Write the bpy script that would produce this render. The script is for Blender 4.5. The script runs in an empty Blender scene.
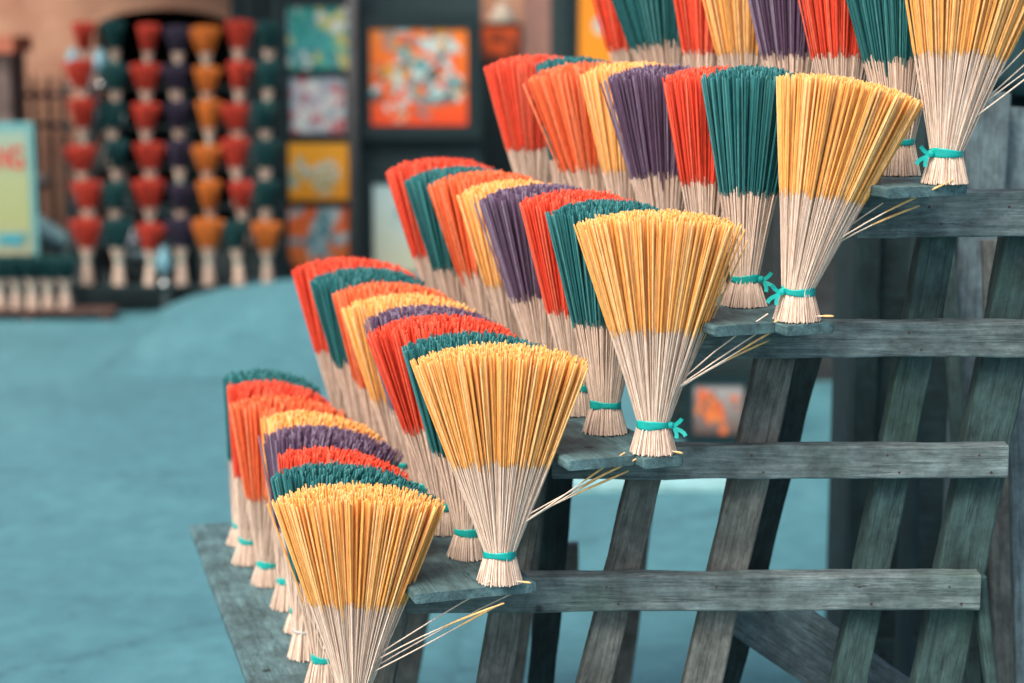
import bpy, bmesh, math, random
from mathutils import Vector, Matrix, noise as mnoise
R = math.radians
scene = bpy.context.scene
COL = scene.collection

# ------------------------------------------------------------------ camera
CAM_H = 1.65; FPX = 1900.0; W, H = 1024, 683
PITCH = math.atan((341.5 - 5) / FPX)
cam_d = bpy.data.cameras.new('camera'); cam = bpy.data.objects.new('camera', cam_d); COL.objects.link(cam)
cam.location = (0, 0, CAM_H); cam.rotation_euler = (math.pi / 2 - PITCH, 0, 0)
cam_d.sensor_width = 36; cam_d.lens = FPX * 36 / W; cam_d.clip_end = 500; cam_d.clip_start = .05
cam_d.dof.use_dof = True; cam_d.dof.focus_distance = 2.98; cam_d.dof.aperture_fstop = 2.35
scene.camera = cam

def P(u, v, Y):
    """world point on the vertical plane at distance Y that the photo shows at (u, v)"""
    x = (u - 512) / FPX; y = -(v - 341.5) / FPX
    c, s = math.cos(PITCH), math.sin(PITCH)
    t = Y / (c + y * s)
    return Vector((x * t, Y, CAM_H + t * (-s + y * c)))

# ------------------------------------------------------------------ materials
def new_mat(name):
    m = bpy.data.materials.new(name); m.use_nodes = True
    nt = m.node_tree; b = nt.nodes['Principled BSDF']
    return m, nt, b
def node(nt, t, **kw):
    n = nt.nodes.new(t)
    for k, v in kw.items(): setattr(n, k, v)
    return n
def ramp(nt, stops, interp='LINEAR'):
    r = nt.nodes.new('ShaderNodeValToRGB'); r.color_ramp.interpolation = interp
    e = r.color_ramp.elements
    while len(e) < len(stops): e.new(.5)
    for i, (p, c) in enumerate(stops):
        e[i].position = p; e[i].color = (*c, 1) if len(c) == 3 else c
    return r
def mixc(nt, fac, a, b, mode='MIX'):
    n = nt.nodes.new('ShaderNodeMix'); n.data_type = 'RGBA'; n.blend_type = mode
    for sock, v in ((n.inputs[0], fac), (n.inputs[6], a), (n.inputs[7], b)):
        if hasattr(v, 'links') or hasattr(v, 'is_linked'): nt.links.new(v, sock)
        elif isinstance(v, (int, float)): sock.default_value = v
        else: sock.default_value = (*v, 1)
    return n.outputs[2]
def mul(c, k): return tuple(min(1, x * k) for x in c)

def mat_sticks(name, col, var=.28, rough=.75, bump=.4, alt=None, altp=.15):
    m, nt, b = new_mat(name); L = nt.links
    g = node(nt, 'ShaderNodeNewGeometry')
    tc = node(nt, 'ShaderNodeTexCoord')
    r = ramp(nt, [(0, mul(col, 1 - var)), (.5, col), (1, mul(col, 1 + var * .7))])
    L.new(g.outputs['Random Per Island'], r.inputs[0])
    out = r.outputs[0]
    if alt:
        wn = node(nt, 'ShaderNodeTexWhiteNoise', noise_dimensions='1D'); L.new(g.outputs['Random Per Island'], wn.inputs['W'])
        lt = node(nt, 'ShaderNodeMath', operation='LESS_THAN'); L.new(wn.outputs['Value'], lt.inputs[0]); lt.inputs[1].default_value = altp
        out = mixc(nt, lt.outputs[0], out, alt)
    ns = node(nt, 'ShaderNodeTexNoise'); ns.inputs['Scale'].default_value = 240; ns.inputs['Detail'].default_value = 3
    mp = node(nt, 'ShaderNodeMapping'); mp.inputs['Scale'].default_value = (1, 1, .25)
    L.new(tc.outputs['Object'], mp.inputs[0]); L.new(mp.outputs[0], ns.inputs['Vector'])
    r2 = ramp(nt, [(.3, (.80, .76, .72)), (.7, (1.1, 1.1, 1.1))]); L.new(ns.outputs['Fac'], r2.inputs[0])
    out = mixc(nt, 1.0, out, r2.outputs[0], 'MULTIPLY')
    L.new(out, b.inputs['Base Color']); b.inputs['Roughness'].default_value = rough
    b.inputs['Specular IOR Level'].default_value = .3
    bp = node(nt, 'ShaderNodeBump'); bp.inputs['Strength'].default_value = bump; bp.inputs['Distance'].default_value = .0006
    L.new(ns.outputs['Fac'], bp.inputs['Height']); L.new(bp.outputs[0], b.inputs['Normal'])
    return m

YEL, TEA, RED, ORA, PUR = 'yellow', 'teal', 'red', 'orange', 'purple'
COAT = {
    YEL: mat_sticks('incense_yellow', (.93, .455, .125), var=.09, alt=(.95, .58, .24), altp=.35),
    TEA: mat_sticks('incense_teal', (.018, .145, .155), alt=(.06, .25, .26), altp=.25),
    RED: mat_sticks('incense_red', (.80, .075, .035), alt=(.86, .15, .08), altp=.3),
    ORA: mat_sticks('incense_orange', (.84, .15, .05), alt=(.88, .25, .11), altp=.3),
    PUR: mat_sticks('incense_purple', (.125, .075, .14), alt=(.25, .20, .29), altp=.3),
}
BAMBOO = mat_sticks('bare_bamboo', (.86, .69, .57), var=.13, rough=.55, bump=.3, alt=(.60, .44, .35), altp=.12)
FAR = {RED: mat_sticks('far_crimson_shaded', (.46, .045, .025)), TEA: mat_sticks('far_bottle_green_shaded', (.006, .055, .058)), PUR: mat_sticks('far_purple_shaded', (.03, .024, .05)),  # far dyes, colours darkened further for the shade over the stand
       ORA: mat_sticks('far_amber_shaded', (.56, .16, .025))}
def simple(name, col, rough=.7, metal=0, nscale=12, nvar=.25, bump=0, spec=.5):
    m, nt, b = new_mat(name); L = nt.links
    tc = node(nt, 'ShaderNodeTexCoord'); ns = node(nt, 'ShaderNodeTexNoise')
    ns.inputs['Scale'].default_value = nscale; ns.inputs['Detail'].default_value = 6
    L.new(tc.outputs['Object'], ns.inputs['Vector'])
    r = ramp(nt, [(.25, mul(col, 1 - nvar)), (.75, mul(col, 1 + nvar))]); L.new(ns.outputs['Fac'], r.inputs[0])
    L.new(r.outputs[0], b.inputs['Base Color']); b.inputs['Roughness'].default_value = rough; b.inputs['Metallic'].default_value = metal
    b.inputs['Specular IOR Level'].default_value = spec
    if bump:
        bp = node(nt, 'ShaderNodeBump'); bp.inputs['Strength'].default_value = bump; bp.inputs['Distance'].default_value = .01
        L.new(ns.outputs['Fac'], bp.inputs['Height']); L.new(bp.outputs[0], b.inputs['Normal'])
    return m
TIE = simple('turquoise_plastic_tie', (.008, .40, .36), rough=.35, nscale=60)
WHITE_TIE = simple('white_string', (.62, .60, .56), rough=.6)

def wood(name, dark, mid, light, moss=None, rough=.72, grain=1.0):
    """weathered timber: the grain runs along each piece's own X axis"""
    m, nt, b = new_mat(name); L = nt.links
    tc = node(nt, 'ShaderNodeTexCoord'); oi = node(nt, 'ShaderNodeObjectInfo')
    add = node(nt, 'ShaderNodeVectorMath', operation='ADD')
    cmb = node(nt, 'ShaderNodeCombineXYZ')
    k = node(nt, 'ShaderNodeMath', operation='MULTIPLY'); L.new(oi.outputs['Random'], k.inputs[0]); k.inputs[1].default_value = 37
    for i in range(3): L.new(k.outputs[0], cmb.inputs[i])
    L.new(tc.outputs['Object'], add.inputs[0]); L.new(cmb.outputs[0], add.inputs[1])
    mp = node(nt, 'ShaderNodeMapping'); mp.inputs['Scale'].default_value = (9, 190, 190); L.new(add.outputs[0], mp.inputs[0])
    n1 = node(nt, 'ShaderNodeTexNoise'); n1.inputs['Scale'].default_value = 1; n1.inputs['Detail'].default_value = 8; n1.inputs['Roughness'].default_value = .65; n1.inputs['Distortion'].default_value = .6
    L.new(mp.outputs[0], n1.inputs['Vector'])
    n2 = node(nt, 'ShaderNodeTexNoise'); n2.inputs['Scale'].default_value = 14; n2.inputs['Detail'].default_value = 7; n2.inputs['Roughness'].default_value = .62
    L.new(add.outputs[0], n2.inputs['Vector'])
    r1 = ramp(nt, [(.15, dark), (.5, mid), (.88, light)]); L.new(n1.outputs['Fac'], r1.inputs[0])
    r2 = ramp(nt, [(.3, (.5, .5, .5)), (.55, (1, 1, 1)), (.75, (1.35, 1.35, 1.35))]); L.new(n2.outputs['Fac'], r2.inputs[0])
    out = mixc(nt, 1.0, r1.outputs[0], r2.outputs[0], 'MULTIPLY')
    if moss:
        n3 = node(nt, 'ShaderNodeTexNoise'); n3.inputs['Scale'].default_value = 5; n3.inputs['Detail'].default_value = 5
        L.new(add.outputs[0], n3.inputs['Vector'])
        r3 = ramp(nt, [(.55, (0, 0, 0)), (.72, (.5, .5, .5))]); L.new(n3.outputs['Fac'], r3.inputs[0])
        out = mixc(nt, r3.outputs[0], out, moss)
    n6 = node(nt, 'ShaderNodeTexNoise'); n6.inputs['Scale'].default_value = 55; n6.inputs['Detail'].default_value = 9; n6.inputs['Roughness'].default_value = .75
    mp6 = node(nt, 'ShaderNodeMapping'); mp6.inputs['Scale'].default_value = (.45, 1, 1); L.new(add.outputs[0], mp6.inputs[0]); L.new(mp6.outputs[0], n6.inputs['Vector'])
    r6 = ramp(nt, [(.33, (.42, .42, .42)), (.5, (1, 1, 1)), (.66, (1.55, 1.55, 1.52))]); L.new(n6.outputs['Fac'], r6.inputs[0])
    out = mixc(nt, .7, out, r6.outputs[0], 'MULTIPLY')
    # dark knots and nail marks
    vo = node(nt, 'ShaderNodeTexVoronoi'); vo.inputs['Scale'].default_value = 7; L.new(add.outputs[0], vo.inputs['Vector'])
    r4 = ramp(nt, [(.035, (.25, .25, .25)), (.075, (1, 1, 1))]); L.new(vo.outputs['Distance'], r4.inputs[0])
    out = mixc(nt, 1.0, out, r4.outputs[0], 'MULTIPLY')
    # thin cracks along the grain
    mp2 = node(nt, 'ShaderNodeMapping'); mp2.inputs['Scale'].default_value = (2.2, 60, 60); L.new(add.outputs[0], mp2.inputs[0])
    n5 = node(nt, 'ShaderNodeTexNoise'); n5.inputs['Scale'].default_value = 1; n5.inputs['Detail'].default_value = 4; L.new(mp2.outputs[0], n5.inputs['Vector'])
    r5 = ramp(nt, [(.485, (1, 1, 1)), (.5, (.5, .5, .5)), (.515, (1, 1, 1))]); L.new(n5.outputs['Fac'], r5.inputs[0])
    out = mixc(nt, .6, out, r5.outputs[0], 'MULTIPLY')
    L.new(out, b.inputs['Base Color']); b.inputs['Roughness'].default_value = rough; b.inputs['Specular IOR Level'].default_value = .35
    bp = node(nt, 'ShaderNodeBump'); bp.inputs['Strength'].default_value = .6 * grain; bp.inputs['Distance'].default_value = .003
    ad = node(nt, 'ShaderNodeMath', operation='ADD'); L.new(n6.outputs['Fac'], ad.inputs[0]); L.new(r5.outputs[0], ad.inputs[1])
    L.new(ad.outputs[0], bp.inputs['Height']); L.new(bp.outputs[0], b.inputs['Normal'])
    return m
WOOD_BEAM = wood('weathered_beam_wood', (.05, .07, .072), (.125, .17, .175), (.27, .33, .33), moss=(.04, .10, .065))
WOOD_LEG = wood('weathered_leg_wood', (.05, .058, .056), (.125, .135, .125), (.22, .24, .23), moss=(.04, .075, .06))
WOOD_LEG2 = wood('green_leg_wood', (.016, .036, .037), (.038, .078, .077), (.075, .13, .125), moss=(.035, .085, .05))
WOOD_SHELF = wood('shelf_wood', (.045, .10, .11), (.085, .165, .18), (.16, .27, .285), rough=.6)
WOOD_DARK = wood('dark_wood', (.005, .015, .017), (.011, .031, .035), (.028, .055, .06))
WOOD_BLUE = wood('blue_grey_board', (.05, .085, .10), (.10, .155, .175), (.18, .25, .275))
WOOD_BROWN = wood('brown_board', (.03, .015, .012), (.10, .05, .04), (.19, .10, .08))
NAIL = simple('rusty_nail', (.05, .03, .025), .6, 0)

# ------------------------------------------------------------------ object helpers
def tag(o, label=None, cat=None, group=None, kind=None):
    if label: o['label'] = label
    if cat: o['category'] = cat
    if group: o['group'] = group
    if kind: o['kind'] = kind
    return o
def empty(name, loc=(0, 0, 0), label=None, cat=None, group=None):
    o = bpy.data.objects.new(name, None); COL.objects.link(o); o.location = loc; o.empty_display_size = .1
    return tag(o, label, cat, group)
def link_mesh(name, verts, faces, mat, parent=None, smooth=False, loc=None, matrix=None):
    me = bpy.data.meshes.new(name); me.from_pydata(verts, [], faces); me.update()
    if smooth: me.polygons.foreach_set('use_smooth', [True] * len(me.polygons))
    me.materials.append(mat)
    o = bpy.data.objects.new(name, me); COL.objects.link(o)
    if parent: o.parent = parent
    if loc is not None: o.location = loc
    if matrix is not None: o.matrix_local = matrix
    return o
def dup(root, loc=None):
    r = root.copy(); COL.objects.link(r)
    if loc is not None: r.location = loc
    for ch in root.children:
        c = ch.copy(); COL.objects.link(c); c.parent = r
        for g in ch.children:
            d = g.copy(); COL.objects.link(d); d.parent = c
    return r
class MB:
    def __init__(self): self.v = []; self.f = []
    def box(self, x0, x1, y0, y1, z0, z1):
        n = len(self.v)
        self.v += [(x, y, z) for z in (z0, z1) for y in (y0, y1) for x in (x0, x1)]
        self.f += [tuple(n + i for i in q) for q in ((0, 2, 3, 1), (4, 5, 7, 6), (0, 1, 5, 4), (2, 6, 7, 3), (0, 4, 6, 2), (1, 3, 7, 5))]
        return self
    def tube(self, pts, rads, sides=8, cap=True):
        pts = [Vector(p) for p in pts]; n0 = len(self.v)
        if not hasattr(rads, '__len__'): rads = [rads] * len(pts)
        t0 = (pts[1] - pts[0]).normalized()
        ref = Vector((0, 0, 1)) if abs(t0.z) < .9 else Vector((1, 0, 0))
        for i, p in enumerate(pts):
            t = (pts[min(i + 1, len(pts) - 1)] - pts[max(i - 1, 0)]).normalized()
            a = t.cross(ref).normalized(); b = t.cross(a)
            for k in range(sides):
                an = 2 * math.pi * k / sides
                self.v.append(tuple(p + (a * math.cos(an) + b * math.sin(an)) * rads[i]))
        for i in range(len(pts) - 1):
            for k in range(sides):
                a = n0 + i * sides + k; b = n0 + i * sides + (k + 1) % sides
                self.f.append((a, a + sides, b + sides, b))
        if cap:
            self.f.append(tuple(n0 + k for k in range(sides)))
            self.f.append(tuple(n0 + (len(pts) - 1) * sides + k for k in reversed(range(sides))))
        return self
    def lathe(self, prof, sides=20, c=(0, 0, 0), axis='z', sx=1, sy=1):
        n0 = len(self.v)
        for (r, h) in prof:
            for k in range(sides):
                a = 2 * math.pi * k / sides; x, y = r * math.cos(a) * sx, r * math.sin(a) * sy
                p = (x, y, h) if axis == 'z' else ((x, h, y) if axis == 'y' else (h, x, y))
                self.v.append((c[0] + p[0], c[1] + p[1], c[2] + p[2]))
        for i in range(len(prof) - 1):
            for k in range(sides):
                a = n0 + i * sides + k; b = n0 + i * sides + (k + 1) % sides
                self.f.append((a, b, b + sides, a + sides))
        self.f.append(tuple(n0 + k for k in reversed(range(sides))))
        self.f.append(tuple(n0 + (len(prof) - 1) * sides + k for k in range(sides)))
        return self
    def build(self, name, mat, parent=None, smooth=False, loc=None):
        return link_mesh(name, self.v, self.f, mat, parent, smooth, loc)

def rnd(seed): return random.Random(seed)

def plank(name, p0, p1, width, thick, mat, parent=None, up=(0, 0, 1), rough=.0012, seed=0, bev=.004, step=.03, endskew=0):
    """timber from p0 to p1: local X along it, local Z ('width') near up, local Y thickness; worn edges"""
    p0, p1 = Vector(p0), Vector(p1); x = (p1 - p0); Ln = x.length; x.normalize()
    up = Vector(up); y = up.cross(x).normalized(); z = x.cross(y)
    M = Matrix((( *[x[0], y[0], z[0]], p0[0]), (x[1], y[1], z[1], p0[1]), (x[2], y[2], z[2], p0[2]), (0, 0, 0, 1)))
    hw, ht = width / 2, thick / 2
    b = min(bev, hw * .5, ht * .5)
    sec = []
    for (cy, cz, a0) in ((ht - b, hw - b, 0), (-(ht - b), hw - b, 90), (-(ht - b), -(hw - b), 180), (ht - b, -(hw - b), 270)):
        for a in (0, 30, 60, 90): sec.append((cy + b * math.cos(R(a0 + a)), cz + b * math.sin(R(a0 + a))))
    # extra points along the wide faces
    pts = []
    for i in range(len(sec)):
        a, c = sec[i], sec[(i + 1) % len(sec)]
        pts.append(a)
        d = math.hypot(c[0] - a[0], c[1] - a[1])
        k = int(d / .02)
        for j in range(1, k + 1): pts.append((a[0] + (c[0] - a[0]) * j / (k + 1), a[1] + (c[1] - a[1]) * j / (k + 1)))
    ns = max(3, int(Ln / step)); S = len(pts); V = []; F = []
    xs = [0, .0012] + [Ln * i / ns for i in range(1, ns)] + [Ln - .0012, Ln]
    for i, s in enumerate(xs):
        e = .93 if i in (0, len(xs) - 1) else 1
        wx = mnoise.noise(Vector((s * 3, seed * 7.3, 1))) * rough * 2
        for (py, pz) in pts:
            nv = mnoise.noise(Vector((s * 9 + seed * 13, py * 30, pz * 30)))
            nv2 = mnoise.noise(Vector((s * 45 + seed * 3, py * 60, pz * 60)))
            k = 1 + (nv * rough * 1.4 + nv2 * rough * .8) / max(.01, math.hypot(py, pz))
            V.append((s + (endskew * pz if i in (0, 1, len(xs) - 2, len(xs) - 1) else 0), py * e * k + wx * .5, pz * e * k + wx))
    for i in range(len(xs) - 1):
        for j in range(S):
            a = i * S + j; c = i * S + (j + 1) % S
            F.append((a, c, c + S, a + S))
    F.append(tuple(reversed(range(S)))); F.append(tuple((len(xs) - 1) * S + j for j in range(S)))
    return link_mesh(name, V, F, mat, parent, matrix=M)

# ------------------------------------------------------------------ incense bundles
def frame_at(d):
    d = d.normalized(); ref = Vector((0, 1, 0)) if abs(d.y) < .9 else Vector((1, 0, 0))
    a = d.cross(ref).normalized(); return a, d.cross(a)
def ring(V, c, a, b, r, n, ph=0):
    for k in range(n):
        t = ph + 2 * math.pi * k / n
        V.append(tuple(c + a * (r * math.cos(t)) + b * (r * math.sin(t))))
def strips(F, base, rings, n, cap0=False, cap1=True):
    for i in range(rings - 1):
        for k in range(n):
            p = base + i * n + k; q = base + i * n + (k + 1) % n
            F.append((p, q, q + n, p + n))
    if cap1: F.append(tuple(base + (rings - 1) * n + k for k in range(n)))
    if cap0: F.append(tuple(base + k for k in reversed(range(n))))

def bundle_meshes(seed, a0, a1, b, n=300, L=.378, r_tie=.0235, r_base=.034, tie_z=.05, coat_frac=.47, stem_r=.00100, coat_r=.00175, lowpoly=False, jitter=1.0, fan_k=.84, dome=.004):
    """a0..a1: fan of the sticks from left to right in degrees, b: half fan in depth; returns stems and coats"""
    rg = rnd(seed); SV, SF, CV, CF = [], [], [], []
    ga = math.pi * (3 - math.sqrt(5))
    am, ah = (a0 + a1) / 2, (a1 - a0) / 2 * fan_k
    sn, cn = (3, 4) if lowpoly else (4, 6)
    for i in range(n):
        rr = math.sqrt((i + .5) / n); th = i * ga
        px, py = rr * math.cos(th), rr * math.sin(th)
        px += rg.gauss(0, .03); py += rg.gauss(0, .03)
        # squarer outline at the top of the fan
        q = 1 + .05 * (abs(math.sin(2 * th))) * rr
        ax = R(am + ah * px * q + rg.gauss(0, .9) * jitter); ay = R(b * .66 * py * q + rg.gauss(0, .8) * jitter)
        if rg.random() < .018 and rr > .6: ax += R(rg.gauss(0, 2.4)); ay += R(rg.gauss(0, 2.4))
        base = Vector((px * r_base + rg.gauss(0, .0008), py * r_base * .9 + rg.gauss(0, .0008), max(.0005, rg.gauss(.0015, .001))))
        tie = Vector((px * r_tie, py * r_tie * .92, tie_z))
        d = Vector((math.sin(ax), math.sin(ay), math.sqrt(max(.01, 1 - math.sin(ax) ** 2 - math.sin(ay) ** 2))))
        up = L - tie_z + rg.gauss(0, .0021) * jitter - (abs(rg.gauss(0, .010)) if rg.random() < .06 else 0)
        up -= dome * rr ** 3
        d0 = Vector((d.x * .72, d.y * .72, d.z)).normalized()
        bend = rg.gauss(0, .0016) * jitter; bd = Vector((rg.uniform(-1, 1), rg.uniform(-1, 1), 0))
        def pos(s):
            f = min(1, s / (up * .45))
            lat = Vector((d.x, d.y, 0)) * s * (.93 + .07 * f)
            return tie + lat + Vector((0, 0, d.z * s)) + bd * bend * math.sin(math.pi * s / up)
        a, bb = frame_at(d); ph = rg.uniform(0, 6.28)
        sr = stem_r * rg.uniform(.85, 1.2)
        cs = up - L * coat_frac + rg.gauss(0, .0032)
        b0 = len(SV)
        sl = [None, 0, up * .25, cs + .004] if not lowpoly else [None, 0, cs + .004]
        ring(SV, base, a, bb, sr, sn, ph)
        for s in sl[1:]: ring(SV, pos(s), a, bb, sr, sn, ph)
        strips(SF, b0, len(sl), sn, cap0=True, cap1=True)
        cr = coat_r * rg.uniform(.88, 1.15)
        b0 = len(CV)
        ring(CV, pos(cs - .003), a, bb, sr * 1.02, cn, ph)
        ring(CV, pos(cs + .007), a, bb, cr * .88, cn, ph)
        if not lowpoly: ring(CV, pos((cs + up) / 2), a, bb, cr * 1.02, cn, ph)
        ring(CV, pos(up - .003), a, bb, cr * .95, cn, ph)
        ring(CV, pos(up), a, bb, cr * .5, cn, ph)
        strips(CF, b0, 4 if lowpoly else 5, cn)
    return (SV, SF), (CV, CF)

def band_mesh(rx, ry, z, h, th, seed=0, sides=40, tilt=0.0):
    rg = rnd(seed); V, F = [], []
    prof = [(0, -.5), (1, -.46), (.7, -.22), (1.1, -.08), (.6, .1), (1.0, .28), (.9, .46), (0, .5)]
    for (o, hh) in prof:
        for k in range(sides):
            t = 2 * math.pi * k / sides
            w = 1 + .02 * math.sin(3 * t + seed) + .012 * mnoise.noise(Vector((6 * math.cos(t), 6 * math.sin(t), hh * 5 + seed)))
            V.append(((rx + o * th) * math.cos(t) * w, (ry + o * th) * math.sin(t) * w, z + hh * h * (1 + .25 * math.sin(2 * t + seed * 1.3)) + tilt * math.cos(t) * rx + .0012 * math.sin(2 * t + seed)))
    for i in range(len(prof) - 1):
        for k in range(sides):
            p = i * sides + k; q = i * sides + (k + 1) % sides
            F.append((p, q, q + sides, p + sides))
    return V, F

def ribbon(mb, pts, w, th):
    """a flat plastic tail"""
    n0 = len(mb.v); pts = [Vector(p) for p in pts]
    for i, p in enumerate(pts):
        t = (pts[min(i + 1, len(pts) - 1)] - pts[max(0, i - 1)]).normalized()
        s = t.cross(Vector((0, -1, .15))).normalized() * w / 2; nrm = t.cross(s).normalized() * th / 2
        for q in (p - s - nrm, p + s - nrm, p + s + nrm, p - s + nrm): mb.v.append(tuple(q))
    for i in range(len(pts) - 1):
        for k in range(4):
            a = n0 + i * 4 + k; b = n0 + i * 4 + (k + 1) % 4
            mb.f.append((a, b, b + 4, a + 4))
    e = n0 + (len(pts) - 1) * 4
    mb.f += [(n0 + 3, n0 + 2, n0 + 1, n0), (e, e + 1, e + 2, e + 3)]

def knot_mesh(side, rx, ry, z, seed):
    """knot with loose tails on the tie; side -1 left, 1 right"""
    rg = rnd(seed); mb = MB()
    a = R(-90 + 62 * side); c = Vector((rx * math.cos(a), ry * math.sin(a) , z)); o = Vector((math.cos(a), math.sin(a), 0))
    mb.lathe([(.001, -.0052), (.0045, -.004), (.0055, 0), (.0045, .004), (.001, .0052)], 10, tuple(c + o * .004))
    p = c + o * .005
    for (dx, dz, l) in ((.9, -.75, .024), (.9, .55, .017), (.35, -.95, .02)):
        pts = [p + Vector((side * dx, -.25, dz)) * (l * s) + Vector((side * .004 * math.sin(s * 3), 0, .002 * math.sin(s * 4 + dx * 5))) for s in (0, .25, .5, .75, 1)]
        ribbon(mb, pts, .0062, .0006)
    return mb

def make_bundle(loc, colour, a0, a1, b, seed, label, group, n=300, knot=0, loose=(), white_tie=False, tie_tilt=0.0, **kw):
    root = empty('incense_bundle', loc, label, 'incense bundle', group); lowp = kw.get('lowpoly')
    (sv, sf), (cv, cf) = bundle_meshes(seed, a0, a1, b, n=n, **kw)
    link_mesh('bare_stems', sv, sf, BAMBOO, root, smooth=False)
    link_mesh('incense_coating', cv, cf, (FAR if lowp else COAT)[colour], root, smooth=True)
    rx = kw.get('r_tie', .0235) * 1.06; ry = rx * .92
    v, f = band_mesh(rx, ry, kw.get('tie_z', .05), .0125 if not white_tie else .006, .0011, seed, tilt=tie_tilt)
    bnd = link_mesh('tie_band', v, f, WHITE_TIE if white_tie else TIE, root, smooth=True)
    if white_tie: bnd['label'] = 'white string tie'
    if knot: knot_mesh(knot, rx, ry, kw.get('tie_z', .05), seed).build('knot', TIE, bnd, smooth=False)
    for (az, el, s0, ln, cf_) in loose:   # sticks that have slipped out of the fan
        rg = rnd(seed * 31 + int(az * 10) + int(el * 10))
        d = Vector((math.cos(R(el)) * math.cos(R(az)), math.cos(R(el)) * math.sin(R(az)), math.sin(R(el))))
        st = Vector((.010, -.012, s0)); sag = Vector((0, 0, -1))
        az += rg.uniform(-6, 6); el += rg.uniform(-3, 3) if ln > .1 else 0; ln *= rg.uniform(.92, 1.22) if ln > .1 else 1
        d = Vector((math.cos(R(el)) * math.cos(R(az)), math.cos(R(el)) * math.sin(R(az)), math.sin(R(el))))
        sg = rg.uniform(.004, .034); wv_ = rg.uniform(-.004, .004)
        def pp(s): return st + d * (ln * s) + (sag * (sg * s * s) + Vector((0, .7, .7)) * wv_ * math.sin(4 * s)) * ln / .3
        mb = MB(); k0 = 1 - cf_
        mb.tube([pp(k0 * i / 4) for i in range(5)], .00115, 5)
        ls = mb.build('loose_stick', BAMBOO, root)
        if cf_ > 0:
            mc = MB(); mc.tube([pp(k0 + cf_ * i / 4) for i in range(5)], [.0012, .0018, .0019, .0018, .0012], 6)
            mc.build('incense_coating', COAT[colour], ls, smooth=True)
    return root

# ------------------------------------------------------------------ the stepped rack in front
Y0 = 2.90; SP = .143
ROWS = []   # base u, base v, vanishing u
for (u, v, xv) in ((355, 718, -110), (500, 582, -122), (653, 453, -190), (797, 321, -230), (945, 184, -275)):
    p = P(u, v, Y0); ROWS.append((p, (xv - 512) / FPX / 1.0156))
rack = empty('stepped_rack', (0.35, Y0 + .5, 0), 'weathered grey green stepped timber rack carrying the fanned incense bundles', 'display rack')
RK = rack.location.copy()
def rk(p): return Vector(p) - RK
# shelf boards
for i, (p, sk) in enumerate(ROWS):
    y_f, y_b = Y0 - .032, Y0 + SP * 8.15
    l_off = (-.150, -.148, -.150, -.150, -.118)[i]; r_off = (.05, .052, .036, .047, .026)[i]
    th = .017
    # two boards side by side
    spl = l_off + (r_off - l_off) * (.62, 1, .62, .55, 1)[i]
    segs = [(l_off, spl)] + ([(spl + .0025, r_off)] if spl < r_off - .01 else [])
    for j, (a, b) in enumerate(segs):
        cx = (a + b) / 2
        q0 = Vector((p.x + cx + sk * (y_f - Y0), y_f + .004 * j, p.z - th / 2))
        ysk = sk + (.056 if i == 0 else 0)
        q1 = Vector((p.x + cx + ysk * (y_b - Y0) + (-.0 if i else -.0), y_b, p.z - th / 2))
        plank('shelf_board', rk(q0), rk(q1), b - a, th, WOOD_SHELF, rack, up=(1, 0, 0), seed=i * 5 + j, rough=.0009, bev=.005)
# front frame
Yb = 3.017
ends = (958, 981, 1009, 1062, 1110)
lefts = (262, 406, 552, 690, 858)
tops = (711, 577, 447, 322.5, 192); bots = (748, 613, 480, 359, 238)
for i in range(5):
    a = P(lefts[i], (tops[i] + bots[i]) / 2, Yb); b = P(ends[i], (tops[i] + bots[i]) / 2 - 1.0, Yb)
    a.y = b.y = Yb + .017
    hgt = P(512, tops[i], Yb).z - P(512, bots[i], Yb).z
    plank('beam', rk(a), rk(b), hgt, .034, WOOD_BEAM, rack, seed=20 + i, rough=.0018, bev=.0045)
    # the far frame carries the same beams at the other end of the shelves
    dy = SP * 7.6; sk = ROWS[i][1]
    off = Vector((sk * dy, dy - .1, -.004)); a = a + Vector((.12 if i == 0 else 0, 0, 0))
    plank('beam', rk(a + off), rk(b + off + Vector((-.25, 0, 0))), hgt, .034, WOOD_LEG, rack, seed=40 + i, rough=.0018)
def leg(u0, v0, u1, v1, Y, w, mat, th=.045, seed=0, name='leg'):
    """from a high point down along the same line to the ground"""
    a = P(u0, v0, Y); b = P(u1, v1, Y); d = (b - a) / (a.z - b.z)
    g = a + d * a.z
    return plank(name, rk(a), rk(g), w, th, mat, rack, up=(1, 0, 0), seed=seed, rough=.002, bev=.004, step=.04)
Yl = 3.076
leg(398, 590, 379, 683, Yl, .052, WOOD_LEG, seed=61)
leg(533, 466, 495, 683, Yl, .056, WOOD_LEG, seed=62)
leg(646, 466, 594, 683, Yl, .055, WOOD_LEG, seed=63)
leg(778, 345, 702, 683, Yl, .063, WOOD_LEG, seed=64)
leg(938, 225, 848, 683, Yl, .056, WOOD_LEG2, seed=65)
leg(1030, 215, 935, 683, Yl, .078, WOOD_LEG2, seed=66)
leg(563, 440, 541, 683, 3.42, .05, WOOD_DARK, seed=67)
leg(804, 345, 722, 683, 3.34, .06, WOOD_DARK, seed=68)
leg(979, 575, 990, 683, 3.05, .02, WOOD_LEG2, th=.03, seed=69)
# far legs under the hidden end of the shelves
for k, (dx, zt) in enumerate(((-.42, .50), (-.14, .72), (.10, .92), (.34, 1.12))):
    a = Vector((dx, Y0 + 1.07, zt)); g = Vector((dx - .13, Y0 + 1.07, 0))
    plank('leg', rk(a), rk(g), .055, .045, WOOD_LEG, rack, up=(1, 0, 0), seed=80 + k)
a = P(735, 596, 3.2); b = P(985, 772, 3.2)
plank('brace', rk(a), rk(b), .115, .025, WOOD_BLUE, rack, seed=90)
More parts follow.
